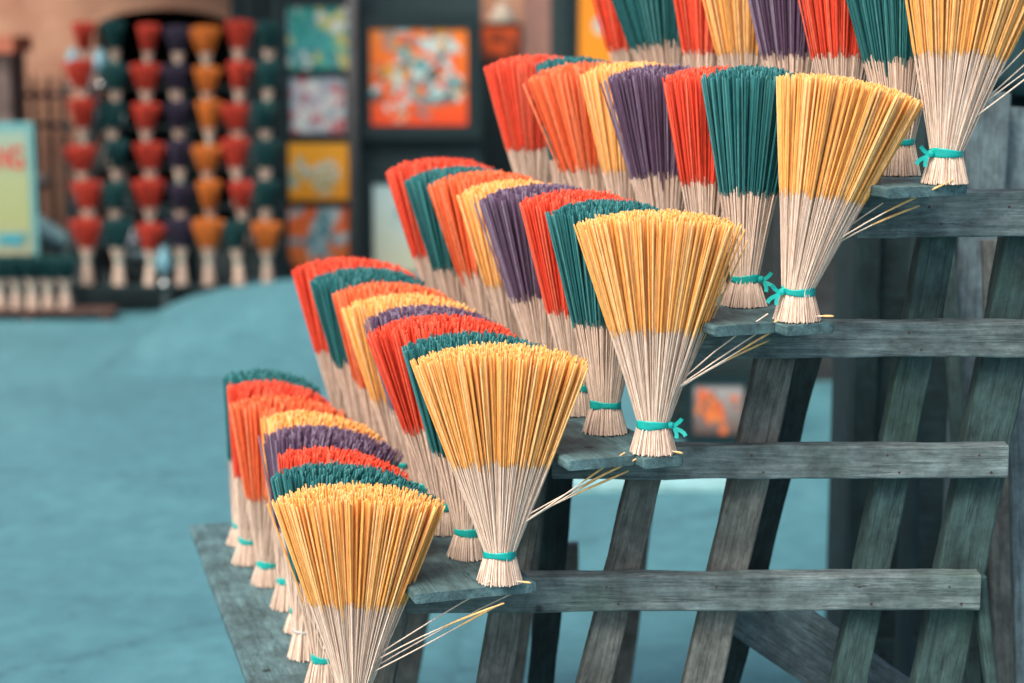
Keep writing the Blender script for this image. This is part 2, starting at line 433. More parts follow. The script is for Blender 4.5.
# nails in the beams
for i, us in enumerate(((300, 400, 700, 930), (612, 722, 865, 955), (640, 757, 893, 985), (775, 915, 1003), (935, 1015))):
    for u in us:
        for dv in (-8, 9):
            c = P(u + dv * .7, (tops[i] + bots[i]) / 2 + dv, Yb)
            mb = MB().lathe([(.0001, -.0012), (.0022, -.001), (.0028, .003)], 8, tuple(rk((c.x, Yb + .001, c.z))), axis='y')
            mb.build('nail', NAIL, rack)

ORD = {0: [YEL, TEA, RED, PUR, YEL, ORA, RED, TEA],
       1: [YEL, TEA, RED, PUR, YEL, ORA, TEA, RED],
       2: [YEL, TEA, RED, PUR, YEL, ORA, TEA, RED],
       3: [YEL, TEA, RED, PUR, YEL, ORA, TEA, RED],
       4: [YEL, TEA, RED, PUR, YEL, RED, TEA, RED]}
FAN = {  # (left angle, right angle, depth half angle, dx of base)
    0: [(-22.5, 26, 11, 0), (-13, 33, 10, -.012), (-6, 33, 10, -.018), (-9, 31, 11, .012), (-6, 33, 10, .016), (-9, 27, 11, .002), (-4, 30, 10, -.012), (-1, 27, 11, .008)],
    1: [(-25, 25, 11, 0), (-17, 24, 10, -.006), (-22, 19, 11, 0), (-16, 21, 10, 0), (-18, 25, 11, 0), (-14, 24, 10, 0), (-17, 20, 11, 0), (-15, 25, 10, 0)],
    2: [(-21, 22.5, 11, 0), (-14.5, 15, 10, -.012), (-16, 14, 10, -.006), (-19, 13, 10, 0), (-17, 15, 11, 0), (-19, 14, 10, 0), (-18, 15, 11, 0), (-18, 17, 10, 0)],
    3: [(-6, 32, 10, 0), (-9.5, 12, 10, -.008), (-11, 13, 11, -.004), (-17.5, 12, 10, 0), (-12, 15, 11, 0), (-23, 11, 10, 0), (-9, 14, 11, .004), (-17, 14, 10, -.004)],
    4: [(-14, 27, 11, 0), (-17, 13, 10, .014), (-13, 13, 11, .004), (-15, 13, 10, .004), (-16, 17, 11, .004), (-11, 15, 10, .004), (-23, 14, 11, 0), (-16, 12, 10, 0)]}
LOOSE = {0: ((6, 30, .075, .25, .0), (-4, 33, .07, .26, .3), (5, 36, .09, .25, .0), (0, 31.5, .085, .25, .42)),
         1: ((5, 31, .082, .235, .42), (-4, 34, .08, .235, .36), (10, 29, .088, .215, .45), (2, 32.5, .092, .225, .42), (-25, 4, .006, .042, .4), (-150, -3, .012, .045, .0)),
         2: ((4, 43, .085, .235, .0), (-3, 33, .09, .24, .38), (9, 35, .085, .22, .4), (2, 39, .088, .23, .1), (-12, 3, .006, .036, .35)),
         3: ((4, 54, .10, .21, .3), (-3, 33, .095, .22, .45), (3, 34.5, .092, .2, .42), (8, 37, .10, .16, .0), (-12, 12, .006, .045, .4)),
         4: ((4, 46, .085, .26, .0), (-4, 40, .08, .28, .0), (6, 52, .09, .22, .4), (0, 42, .09, .27, .2))}
SHELF = ['lowest shelf', 'second shelf from the bottom', 'middle shelf', 'fourth shelf from the bottom', 'top shelf']
ADJ = {YEL: 'golden yellow', TEA: 'dark teal', RED: 'bright red', ORA: 'orange', PUR: 'purple'}
PLACE = ['nearest the camera on the', 'second from the front on the', 'third from the front on the', 'fourth from the front on the',
         'fifth from the front on the', 'sixth from the front on the', 'seventh from the front on the', 'farthest back on the']
for i, (p, sk) in enumerate(ROWS):
    for k in range(8):
        a0, a1, b, dx = FAN[i][k]
        rg = rnd(i * 100 + k)
        loc = (p.x + dx + sk * SP * k + rg.uniform(-.004, .004) * (k > 0), Y0 + SP * k + rg.uniform(-.006, .006) * (k > 0), p.z + .0008)
        c = ORD[i][k]
        knot = {(1, 0): 0, (2, 0): 1, (3, 0): -1, (4, 0): -1, (3, 1): 1, (0, 0): 1}.get((i, k), 0 if k < 2 else 0)
        lab = '%s incense fan, %s %s' % (ADJ[c], PLACE[k], SHELF[i])
        lp = k >= 5
        make_bundle(loc, c, a0, a1, b, 1000 + i * 17 + k, lab, 'incense bundles fanned out on the stepped rack',
                    n=820 if k == 0 else (640 if k < 4 else 500), fan_k=rg.uniform(.79, .82) if k == 0 else rg.uniform(.86, .93), knot=knot, loose=LOOSE[i] if k == 0 else (),
                    white_tie=(i == 0 and k == 2), tie_tilt=rg.uniform(-.08, .08), jitter=1.0,
                    r_tie=.0240 if k == 0 else .0225 * rg.uniform(.93, 1.07), r_base=.036, dome=.004 if k == 0 else .014,
                    coat_frac=.455 if k == 0 else rg.uniform(.45, .49), tie_z=.047 if k == 0 else rg.uniform(.042, .055),
                    coat_r=.00158 if k == 0 else .0018 if k < 4 else .0021, stem_r=.00088 if k == 0 else .001, L=.378 + (rg.uniform(-.006, .006) if k else 0))

# ------------------------------------------------------------------ ground
m, nt, b = new_mat('street_surface'); L = nt.links
tc = node(nt, 'ShaderNodeTexCoord')
n1 = node(nt, 'ShaderNodeTexNoise'); n1.inputs['Scale'].default_value = .9; n1.inputs['Detail'].default_value = 5; n1.inputs['Roughness'].default_value = .68; n1.inputs['Distortion'].default_value = .3
n2 = node(nt, 'ShaderNodeTexNoise'); n2.inputs['Scale'].default_value = 11; n2.inputs['Detail'].default_value = 8; n2.inputs['Roughness'].default_value = .7
n3 = node(nt, 'ShaderNodeTexNoise'); n3.inputs['Scale'].default_value = 160; n3.inputs['Detail'].default_value = 4
for n in (n1, n2, n3): L.new(tc.outputs['Object'], n.inputs['Vector'])
r1 = ramp(nt, [(.28, (.058, .182, .215)), (.5, (.070, .218, .255)), (.72, (.088, .256, .295))]); L.new(n1.outputs['Fac'], r1.inputs[0])
r2 = ramp(nt, [(.3, (.72, .76, .78)), (.55, (1, 1, 1)), (.75, (1.2, 1.18, 1.16))]); L.new(n2.outputs['Fac'], r2.inputs[0])
o = mixc(nt, 1.0, r1.outputs[0], r2.outputs[0], 'MULTIPLY')
r3 = ramp(nt, [(.35, (.8, .8, .8)), (.6, (1.08, 1.08, 1.08))]); L.new(n3.outputs['Fac'], r3.inputs[0])
vg = node(nt, 'ShaderNodeTexVoronoi'); vg.inputs['Scale'].default_value = 4.5; L.new(tc.outputs['Object'], vg.inputs['Vector'])
rv = ramp(nt, [(.03, (.55, .58, .6)), (.07, (1, 1, 1))]); L.new(vg.outputs['Distance'], rv.inputs[0])
vc = node(nt, 'ShaderNodeTexVoronoi', feature='DISTANCE_TO_EDGE'); vc.inputs['Scale'].default_value = .55
wn_ = node(nt, 'ShaderNodeVectorMath', operation='MULTIPLY_ADD'); L.new(n2.outputs['Color'], wn_.inputs[0]); wn_.inputs[1].default_value = (.25, .25, .25); L.new(tc.outputs['Object'], wn_.inputs[2]); L.new(wn_.outputs[0], vc.inputs['Vector'])
rc = ramp(nt, [(0, (.62, .66, .68)), (.012, (1, 1, 1))]); L.new(vc.outputs['Distance'], rc.inputs[0])
o = mixc(nt, .8, o, rv.outputs[0], 'MULTIPLY'); o = mixc(nt, .7, o, rc.outputs[0], 'MULTIPLY')
o = mixc(nt, 1.0, o, r3.outputs[0], 'MULTIPLY')
L.new(o, b.inputs['Base Color']); b.inputs['Roughness'].default_value = .62
bp = node(nt, 'ShaderNodeBump'); bp.inputs['Strength'].default_value = .35; bp.inputs['Distance'].default_value = .006; L.new(n2.outputs['Fac'], bp.inputs['Height']); L.new(bp.outputs[0], b.inputs['Normal'])
STREET = m
tag(link_mesh('ground', [(-80, -30, 0), (80, -30, 0), (80, 120, 0), (-80, 120, 0)], [(0, 1, 2, 3)], STREET), kind='structure')
def G(u, v):   # point of the ground shown at (u, v)
    y = -(v - 341.5) / FPX; c, s = math.cos(PITCH), math.sin(PITCH)
    t = CAM_H / (s - y * c); return Vector(((u - 512) / FPX * t, t * (c + y * s), 0))
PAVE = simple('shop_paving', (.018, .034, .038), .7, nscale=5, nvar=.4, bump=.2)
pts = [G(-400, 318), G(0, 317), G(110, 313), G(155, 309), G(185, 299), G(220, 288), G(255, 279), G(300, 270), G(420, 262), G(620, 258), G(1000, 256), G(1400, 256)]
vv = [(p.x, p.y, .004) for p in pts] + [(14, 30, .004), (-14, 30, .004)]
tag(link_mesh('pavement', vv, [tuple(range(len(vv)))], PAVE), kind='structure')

# curved raised apron in front of the stand
hp = [(-99, 0), (142, 0), (155, .02), (172, .075), (190, .115), (220, .155), (255, .185), (300, .215), (420, .235), (640, .235)]
def hh_(u):
    for (a, b_), (c_, d_) in zip(hp, hp[1:]):
        if a <= u <= c_: return b_ + (d_ - b_) * (u - a) / (c_ - a)
    return 0
V = []; F = []; us = [142 + i * (620 - 142) / 48 for i in range(49)]; NR = 12
for u in us:
    xw = (u - 512) / FPX * 10.0 * 1.015
    for r_ in range(NR + 1):
        t = r_ / NR; y = 8.3 + 1.72 * t; k = t * t * (3 - 2 * t)
        # the low side curls round to the left
        V.append((xw + .25 * (1 - t) * (1 - min(1, (u - 142) / 160)), y, -.003 + .007 * min(1, r_ / 2) + hh_(u) * k))
    V.append((xw, 10.03, 0.0))
M_ = NR + 2
for i in range(48):
    for j in range(NR + 1):
        a = i * M_ + j; F.append((a, a + M_, a + M_ + 1, a + 1))
tag(link_mesh('raised_paving', V, F, STREET, smooth=False), kind='structure')
# ------------------------------------------------------------------ shop front behind
def wall_mat(name, c1, c2):
    m, nt, b = new_mat(name); L = nt.links
    tc = node(nt, 'ShaderNodeTexCoord'); n1 = node(nt, 'ShaderNodeTexNoise'); n1.inputs['Scale'].default_value = 2.5; n1.inputs['Detail'].default_value = 8
    L.new(tc.outputs['Object'], n1.inputs['Vector'])
    r = ramp(nt, [(.35, c1), (.65, c2)]); L.new(n1.outputs['Fac'], r.inputs[0])
    mp = node(nt, 'ShaderNodeMapping'); mp.inputs['Rotation'].default_value = (R(90), 0, 0); L.new(tc.outputs['Object'], mp.inputs[0])
    br = node(nt, 'ShaderNodeTexBrick'); br.inputs['Scale'].default_value = 3.2; br.inputs['Color1'].default_value = (1, .95, .9, 1); br.inputs['Color2'].default_value = (.82, .74, .7, 1); br.inputs['Mortar'].default_value = (.75, .72, .7, 1)
    L.new(mp.outputs[0], br.inputs['Vector'])
    o = mixc(nt, .8, r.outputs[0], br.outputs[0], 'MULTIPLY'); L.new(o, b.inputs['Base Color']); b.inputs['Roughness'].default_value = .85
    return m
PEACH = wall_mat('peach_brick', (.40, .20, .13), (.58, .34, .23))
DARKIN = simple('dark_interior', (.009, .026, .030), .8)  # darkness of the interior put straight into the colour
shop = empty('shop_building', (0, 13, 0), 'peach brick shop front with a wide dark arched opening', 'building')
YW = 13.0
def wx(u): return P(u, 60, YW).x
cx0, cx1 = wx(96), wx(236); z_spring = P(0, 30, YW).z; z_top = P(0, 9, YW).z
mb = MB(); SX0, SX1, ZT = -12, 12, 4.2
def wbox(x0, x1, z0, z1): mb.box(x0, x1, 0, .35, z0, z1)
wbox(SX0, cx0, 0, ZT); wbox(cx1, SX1, 0, ZT)
# arch head
N = 16; n0 = len(mb.v); mid = (cx0 + cx1) / 2; hw_ = (cx1 - cx0) / 2
for i in range(N + 1):
    t = math.pi * (1 - i / N); x = mid + hw_ * math.cos(t); z = z_spring + (z_top - z_spring) * math.sin(t)
    for y in (0.001, .349):
        mb.v += [(x, y, z), (x, y, ZT)]
for i in range(N):
    a = n0 + i * 4; c = a + 4
    mb.f += [(a, c, c + 1, a + 1), (a + 2, a + 3, c + 3, c + 2), (a, a + 2, c + 2, c), (a + 1, c + 1, c + 3, a + 3)]
mb.build('wall', PEACH, shop)
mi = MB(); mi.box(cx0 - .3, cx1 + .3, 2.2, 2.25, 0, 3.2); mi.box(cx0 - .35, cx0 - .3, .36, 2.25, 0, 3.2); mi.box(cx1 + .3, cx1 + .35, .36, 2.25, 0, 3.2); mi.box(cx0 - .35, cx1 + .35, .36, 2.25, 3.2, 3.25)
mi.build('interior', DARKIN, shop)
# iron fence at the left
FEN = simple('fence_iron', (.06, .05, .05), .5)
fence = empty('iron_fence', (P(45, 100, 12.6).x, 12.6, 0), 'dark iron bar fence in front of the peach wall at the left edge', 'fence')
fx = fence.location.x
for u in (-20, -6, 8, 22, 36, 50, 64):
    x = P(u, 130, 12.6).x - fx
    MB().tube([(x, 0, 0), (x, 0, P(0, 82, 12.6).z), (x, 0, P(0, 74, 12.6).z)], [.02, .02, .003], 8).build('bar', FEN, fence)
for v in (95, 125, 235):
    z = P(0, v, 12.6).z
    MB().box(P(-40, 130, 12.6).x - fx, P(72, 130, 12.6).x - fx, -.012, .012, z - .018, z + .018).build('rail', FEN, fence)
# masonry pillar at the far left
PIL = simple('rough_stone', (.14, .10, .09), .9, nscale=22, nvar=.6, bump=.8)
x0, x1 = P(-60, 100, 12.3).x, P(19, 100, 12.3).x
zt = P(0, 52, 12.3).z
mb = MB(); mb.box(-(x1 - x0) / 2, (x1 - x0) / 2, -.2, .2, 0, zt)
pil = empty('stone_pillar', ((x0 + x1) / 2, 12.3, 0), 'rough brown stone pillar with an orange cap at the far left', 'pillar')
mb.build('shaft', PIL, pil)
MB().box(-(x1 - x0) / 2 - .04, (x1 - x0) / 2 + .04, -.24, .24, zt, zt + .1).build('capital', simple('terracotta', (.45, .14, .08), .8), pil)

# ------------------------------------------------------------------ tiered display of incense behind
YT = 10.2
tiers = []
for j in range(6):
    Y = YT + .15 * j; v = 285 - 39.8 * j; tiers.append((Y, P(0, v, Y).z))
drack = empty('tiered_stand', (P(175, 280, YT).x, YT + .4, 0), 'dark wooden tiered stand behind, filled with rows of incense bundles', 'display stand')
DK = drack.location.copy()
for j, (Y, z) in enumerate(tiers):
    x0, x1 = P(66, 200, Y).x, P(284, 200, Y).x
    plank('tier_board', Vector((x0, Y + .02, z - .012)) - DK, Vector((x1, Y + .02, z - .012)) - DK, .10, .02, WOOD_DARK, drack, up=(0, 1, 0), seed=200 + j, step=.2)
for x in (P(60, 200, YT).x, P(164, 200, YT).x, P(260, 200, YT).x):
    plank('side_rail', Vector((x, YT - .06, .02)) - DK, Vector((x, tiers[5][0] + .05, tiers[5][1] - .03)) - DK, .06, .04, WOOD_DARK, drack, seed=int(x * 10) + 300, step=.2)
    plank('post', Vector((x, tiers[5][0] + .09, tiers[5][1])) - DK, Vector((x, tiers[5][0] + .09, 0)) - DK, .06, .04, WOOD_DARK, drack, up=(1, 0, 0), seed=int(x * 10) + 310, step=.2)
MB().box(P(66, 200, YT).x - DK.x, P(284, 200, YT).x - DK.x, -.25, -.22, 0, .12).build('base_panel', DARKIN if 'DARKIN' in globals() else WOOD_DARK, drack)
cols_u = [86, 116, 149, 180, 209, 240, 267]
cols_c = [RED, TEA, RED, PUR, ORA, RED, TEA]
protos = {}
ORDN = ['leftmost', 'second', 'third', 'fourth', 'fifth', 'sixth', 'rightmost']
TN = ['bottom tier', 'second tier up', 'third tier up', 'fourth tier up', 'fifth tier up', 'top tier']
for ci, u in enumerate(cols_u):
    for j, (Y, z) in enumerate(tiers):
        c = cols_c[ci]
        if j == 0 and ci == 5: c = TEA
        if j == 0 and ci == 6: c = ORA
        if ci == 4 : c = ORA
        rg = rnd(ci * 10 + j + 5)
        uu = u + (3 - j) * .5 + rg.uniform(-2.5, 2.5)
        loc = Vector((P(uu, 285 - 39.8 * j, Y).x, Y + rg.uniform(-.01, .01), z + .001))
        lab = '%s incense bundle in the %s column, %s of the blurred far stand' % ({YEL: 'yellow', TEA: 'dark green', RED: 'red', ORA: 'amber orange', PUR: 'dark purple'}[c], ORDN[ci], TN[j])
        grp = 'incense bundles on the far tiered stand'
        key = (c, 0)
        if key not in protos:
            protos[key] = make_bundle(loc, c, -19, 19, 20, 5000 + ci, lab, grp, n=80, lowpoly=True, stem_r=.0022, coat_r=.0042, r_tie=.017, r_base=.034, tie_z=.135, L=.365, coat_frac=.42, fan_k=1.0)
        else:
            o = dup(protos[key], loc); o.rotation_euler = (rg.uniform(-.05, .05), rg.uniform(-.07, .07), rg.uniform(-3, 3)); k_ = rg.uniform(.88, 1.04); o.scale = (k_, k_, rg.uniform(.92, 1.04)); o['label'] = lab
# low board with green bundles at the left
board = plank('low_board', P(-70, 310, 10.02), P(116, 310, 10.02), .16, .018, WOOD_BROWN, None, up=(0, 1, 0), seed=401, step=.2)
tag(board, 'low reddish brown board at the lower left of the stand carrying green tipped bundles', 'board')
# raise on feet so it rests on the ground
bz = P(0, 310, 10.02).z
for u in (-60, 30, 108):
    f = MB().box(-.03, .03, -.06, .06, 0, bz - .009).build('foot', WOOD_BROWN)
    f.parent = board; f.matrix_parent_inverse = board.matrix_basis.inverted(); f.location = (P(u, 311, 10.02).x, 10.02, 0)
pos_n = ['at the left edge of the photo', 'second from the left', 'third from the left', 'fourth from the left', 'rightmost']
for i, u in enumerate((0, 17, 33, 49, 66)):
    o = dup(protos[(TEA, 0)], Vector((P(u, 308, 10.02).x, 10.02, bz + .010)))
    o.scale = (1, 1, .78); o.rotation_euler.z = i
    o['label'] = 'short green tipped incense bundle on the low board, ' + pos_n[i]; o['group'] = 'green tipped bundles on the low board'

# ------------------------------------------------------------------ paintings
def paint_mat(name, bg1, bg2, blobs, scale=7, thr=.5, spread=.85, seed=0):
    m, nt, b = new_mat(name); L = nt.links
    tc = node(nt, 'ShaderNodeTexCoord')
    mp = node(nt, 'ShaderNodeMapping'); mp.inputs['Location'].default_value = (seed, seed * 2.3, seed * 1.7); L.new(tc.outputs['Object'], mp.inputs[0])
    n1 = node(nt, 'ShaderNodeTexNoise'); n1.inputs['Scale'].default_value = scale; n1.inputs['Detail'].default_value = 2; L.new(mp.outputs[0], n1.inputs['Vector'])
    wv = node(nt, 'ShaderNodeTexNoise'); wv.inputs['Scale'].default_value = scale * 2.5; L.new(mp.outputs[0], wv.inputs['Vector'])
    wa = node(nt, 'ShaderNodeVectorMath', operation='MULTIPLY_ADD'); L.new(wv.outputs['Color'], wa.inputs[0]); wa.inputs[1].default_value = (.12, .12, .12); L.new(mp.outputs[0], wa.inputs[2])
    vo = node(nt, 'ShaderNodeTexVoronoi'); vo.inputs['Scale'].default_value = scale * 3.2; L.new(wa.outputs[0], vo.inputs['Vector'])
    sp = node(nt, 'ShaderNodeSeparateColor'); L.new(vo.outputs['Color'], sp.inputs[0])
    rb = ramp(nt, [(i / len(blobs), c) for i, c in enumerate(blobs)], 'CONSTANT'); L.new(sp.outputs[0], rb.inputs[0])
    g = node(nt, 'ShaderNodeTexCoord')
    mpg = node(nt, 'ShaderNodeMapping'); mpg.inputs['Location'].default_value = (-1, 0, -1); mpg.inputs['Scale'].default_value = (2, 0, 2); L.new(g.outputs['Generated'], mpg.inputs[0])
    ln = node(nt, 'ShaderNodeVectorMath', operation='LENGTH'); L.new(mpg.outputs[0], ln.inputs[0])
    sub = node(nt, 'ShaderNodeMath', operation='SUBTRACT'); sub.inputs[0].default_value = spread; L.new(ln.outputs['Value'], sub.inputs[1])
    ml = node(nt, 'ShaderNodeMath', operation='MULTIPLY_ADD'); L.new(n1.outputs['Fac'], ml.inputs[0]); ml.inputs[1].default_value = 3.4
    L.new(sub.outputs[0], ml.inputs[2])
    s2 = node(nt, 'ShaderNodeMath', operation='MULTIPLY_ADD'); L.new(ml.outputs[0], s2.inputs[0]); s2.inputs[1].default_value = .5; s2.inputs[2].default_value = -.5
    gt = ramp(nt, [(thr - .02, (0, 0, 0)), (thr + .04, (1, 1, 1))]); L.new(s2.outputs[0], gt.inputs[0])
    sx = node(nt, 'ShaderNodeSeparateXYZ'); L.new(g.outputs['Generated'], sx.inputs[0])
    bgz = mixc(nt, sx.outputs[2], bg1, bg2)
    o = mixc(nt, gt.outputs[0], bgz, rb.outputs[0])
    L.new(o, b.inputs['Base Color']); b.inputs['Roughness'].default_value = .45
    return m
FRAME = simple('black_lacquer_frame', (.005, .019, .022), .4)
WH, TL, DG = (.62, .66, .62), (.05, .28, .30), (.05, .07, .07)
def painting(u0, v0, u1, v1, Y, mat, label, fw=.035, group=None, fr=FRAME, lean=0):
    a = P(u0, v1, Y); c = P(u1, v0, Y); w = c.x - a.x; h = c.z - a.z
    root = empty('framed_painting', ((a.x + c.x) / 2, Y, a.z), label, 'painting', group)
    mc = MB(); mc.box(-w / 2, w / 2, -.006, .012, 0, h); mc.build('canvas', mat, root)
    mf = MB(); t = .03
    mf.box(-w / 2 - fw, w / 2 + fw, -t / 2, t, h, h + fw); mf.box(-w / 2 - fw, w / 2 + fw, -t / 2, t, -fw, 0)
    mf.box(-w / 2 - fw, -w / 2, -t / 2, t, 0, h); mf.box(w / 2, w / 2 + fw, -t / 2, t, 0, h)
    mf.build('frame', fr, root)
    return root
grp = 'framed paintings hung on the dark panels'
YP = 11.6
painting(288, 7, 348, 69, YP, paint_mat('canvas_green', (.10, .38, .28), (.75, .42, .10), [TL, (.02, .30, .25), (.55, .5, .15), (.05, .35, .33), (.10, .42, .30), WH], 5, .1, 1.3, 3), 'square turquoise and green painting with yellow corner, topmost of the column of four', .03, grp)
painting(291, 77, 345, 133, YP, paint_mat('canvas_white', (.50, .12, .14), (.35, .45, .50), [WH, (.35, .42, .50), (.55, .5, .52), (.5, .10, .12), (.30, .42, .46)], 6, .1, 1.2, 5), 'pale grey and pink painting, second of the column of four', .03, grp)
painting(289, 142, 348, 200, YP, paint_mat('canvas_amber', (.90, .34, .015), (.92, .40, .02), [WH, (.55, .60, .42), (.30, .48, .40), (.6, .35, .08)], 7, .44, .85, 7), 'amber yellow painting with a pale centre, third of the column of four', .03, grp)
painting(289, 207, 348, 266, YP, paint_mat('canvas_orange', (.85, .22, .05), (.90, .13, .02), [WH, (.25, .45, .48), (.55, .62, .60), (.10, .30, .34)], 7, .42, .9, 9), 'orange red painting with pale teal shapes, lowest of the column of four', .03, grp)
painting(371, 29, 467, 125, YP, paint_mat('canvas_big', (.85, .07, .012), (.90, .22, .015), [WH, (.50, .66, .62), TL, DG, (.85, .09, .02), (.45, .62, .60), (.70, .30, .03), (.10, .18, .18), (.85, .12, .02)], 6.5, .30, .95, 12), 'large orange and red painting full of white and teal shapes in a wide black frame', .085, grp)
painting(374, 184, 440, 272, YP, paint_mat('canvas_pale', (.60, .60, .42), (.45, .62, .62), [(.45, .62, .62), (.10, .35, .38), (.5, .62, .58), (.62, .62, .5)], 4, .45, .75, 15), 'pale painting of teal shapes on cream below the large one', .06, grp)
painting(482, 26, 518, 60, 12.4, paint_mat('canvas_redglow', (.10, .03, .02), (.85, .12, .02), [(.85, .12, .02), (.6, .08, .02), (.10, .03, .02)], 5, .5, .7, 18), 'small dark painting glowing red orange beside the pinkish post', .02, None, WOOD_BROWN)
painting(578, -40, 640, 74, 11.0, paint_mat('canvas_gold', (.85, .30, .015), (.82, .26, .015), [WH, (.35, .50, .58), (.6, .5, .3)], 4.5, .58, .75, 21), 'bright golden orange painting with a white and blue shape behind the top shelf', .07, None)
# dark panels that carry them
PANEL = simple('dark_panel', (.010, .031, .036), .7)
def panel(u0, u1, Y, ztop, label, name='display_panel', cat='display panel', mat=PANEL, th=.05, split=True):
    a = P(u0, 150, Y).x; c = P(u1, 150, Y).x; r = empty(name, ((a + c) / 2, Y, 0), label, cat); w = (c - a) / 2
    MB().box(-w, w, -th / 2, th / 2, .12, ztop).build('board', mat, r)
    for s in (-1, 1): MB().box(s * (w - .05) - .03, s * (w - .05) + .03, -.2, .2, 0, .118).build('foot', mat, r)
    return r
panel(278, 353, 11.68, 2.2, 'tall dark panel holding the column of four square paintings')
panel(356, 482, 11.70, 2.2, 'wide dark panel holding the large orange painting')
a = P(484, 24, 12.44).z
panel(482, 526, 12.44, a, 'narrow dark panel carrying the small red glowing painting')
ADDED_STALL = wood('added_stall_boards', (.012, .018, .02), (.03, .035, .036), (.06, .062, .06))  # stall added and set forward to stand in for shade behind the rack
st = empty('added_dark_stall', (P(900, 300, 8.3).x, 8.3, 0), 'long dark boarded stall front added behind the rack to darken the view there', 'stall')
xa, xb = P(652, 380, 8.3).x - st.location.x, P(1330, 380, 8.3).x - st.location.x
MB().box(xa, xb, .03, .7, .05, 2.5).build('carcass', DARKIN, st)  # body of the added dark stall
MB().box(xa - .03, xb + .03, -.1, .75, 2.501, 2.56).build('added_stall_roof', PANEL, st)
nb = 18
for k in range(nb):
    x = xa + (k + .5) * (xb - xa) / nb
    plank('board', (x, 0.005, 2.48), (x, 0.005, 0), (xb - xa) / nb - .008, .022, ADDED_STALL, st, up=(1, 0, 0), seed=800 + k, step=.3)
# canvas cover on the wall, added out of view to darken the stand
aw = empty('added_awning', (P(190, 60, 13).x, 12.99, 2.7), 'dark canvas cover added out of sight above the tiered stand to shade it', 'added_awning')
xa, xb = P(62, 60, 13).x - aw.location.x - .1, P(300, 60, 13).x - aw.location.x
V = []
for x in (xa, xb):
    for (y, z) in ((0, .35), (-2.6, .05), (-2.6, .03), (0, .33)): V.append((x, y, z))
link_mesh('canvas', V, [(0, 1, 5, 4), (1, 2, 6, 5), (2, 3, 7, 6), (3, 0, 4, 7), (0, 3, 2, 1), (4, 5, 6, 7)], simple('added_awning_canvas', (.05, .10, .11), .8), aw)
for x in (xa + .05, xb - .05): MB().tube([(x, 0, -.5), (x, -2.5, .02)], .018, 8).build('added_awning_bracket', PANEL, aw)
# grey post between them
MPOST = simple('grey_brown_post', (.13, .12, .12), .7)
tag(MB().tube([(0, 0, 0), (0, 0, 2.6)], .03, 12).build('post', MPOST, None, True, loc=(P(354, 150, 11.5).x, 11.5, 0)), 'thin grey brown post between the two dark picture panels', 'post')
PINK = simple('pinkish_plaster', (.36, .19, .15), .8, nscale=6)
c = P(537, 60, 12.2).x
po = MB(); po.box(-.09, .09, -.09, .09, .15, 3.2); po.box(-.12, .12, -.12, .12, 0, .149); tag(po.build('plaster_post', PINK, None, loc=(c, 12.2, 0)), 'pinkish plaster post beside the small red glowing painting', 'post')
c = P(561, 60, 11.2).x
po = MB(); po.box(-.062, .062, -.06, .06, .12, 3.2); po.box(-.09, .09, -.09, .09, 0, .119); tag(po.build('dark_post', PANEL, None, loc=(c, 11.2, 0)), 'dark green post left of the golden orange painting', 'post')
# dark shelving between the tiered stand and the pictures
sh = empty('dark_shelving', (P(258, 100, 12.2).x, 12.2, 0), 'tall dark slatted shelving between the tiered stand and the pictures', 'shelving')
for i, u in enumerate((238, 250, 262, 274)):
    x = P(u, 60, 12.2).x - sh.location.x
    MB().box(x - .02, x + .02, -.02, .02, 0, 3).build('upright', simple('slat_%d' % i, (.03 + .02 * (i % 2), .05 + .03 * (i % 2), .055 + .03 * (i % 2)), .6), sh)
MB().box(-.17, .17, .03, .05, 0, 3).build('back_board', PANEL, sh)
for z in (.5, 1.0, 1.5, 2.0): MB().box(-.17, .17, -.018, .028, z, z + .02).build('shelf', PANEL, sh)
# pale blue grey cloths & jars on the ledge above the paintings
CHR0 = simple('pale_metal', (.4, .45, .47), .3, 1)
JAR = simple('pale_glaze', (.45, .40, .34), .4)
led = MB(); led.box(-.5, .5, -.12, .12, -.03, 0)
c = P(470, 30, 12.75)
ledge = empty('wall_shelf', (c.x, 12.75, c.z), 'wall shelf with jars high on the peach wall', 'shelf')
MB().box(-.55, .3, -.15, .24, -.03, 0).build('board', WOOD_BROWN, ledge)
for i, (dx, h, cc, lb) in enumerate(((.22, .17, (.50, .44, .36), 'pale cream round jar on the wall shelf'), (-.02, .12, (.75, .25, .04), 'orange round jar on the wall shelf'), (-.22, .12, (.72, .32, .05), 'amber round jar on the wall shelf'))):
    jj = MB().lathe([(.03, 0), (.085, h * .25), (.09, h * .55), (.04, h * .85), (.05, h)], 20)
    tag(jj.build('jar', simple('glaze_%d' % i, cc, .35), None, True, loc=(c.x + dx, 12.72, c.z)), lb, 'jar', None)
# two pale blue enamel pots hanging near the arch
EN = simple('pale_blue_glass', (.16, .34, .40), .3)
for (u, j, sc, lb) in ((101, 5, 1.0, 'pale blue glass lamp between the two leftmost columns on the top tier'), (74, 5, .85, 'pale blue glass lamp at the left end of the top tier'), (165, 0, .9, 'pale blue glass lamp between the third and fourth columns on the bottom tier')):
    Y, z = tiers[j]; p = P(u, 285 - 39.8 * j, Y)
    lamp = empty('glass_lamp', (p.x, Y, z - .001), lb, 'lamp')
    MB().lathe([(.03, 0), (.032, .01), (.012, .02), (.012, .05), (.02, .06)], 16).build('foot', CHR0, lamp, True)
    MB().lathe([(.02 * sc, .061), (.045 * sc, .08), (.052 * sc, .12), (.04 * sc, .17), (.022 * sc, .20), (.02 * sc, .215)], 18).build('globe', EN, lamp, True)

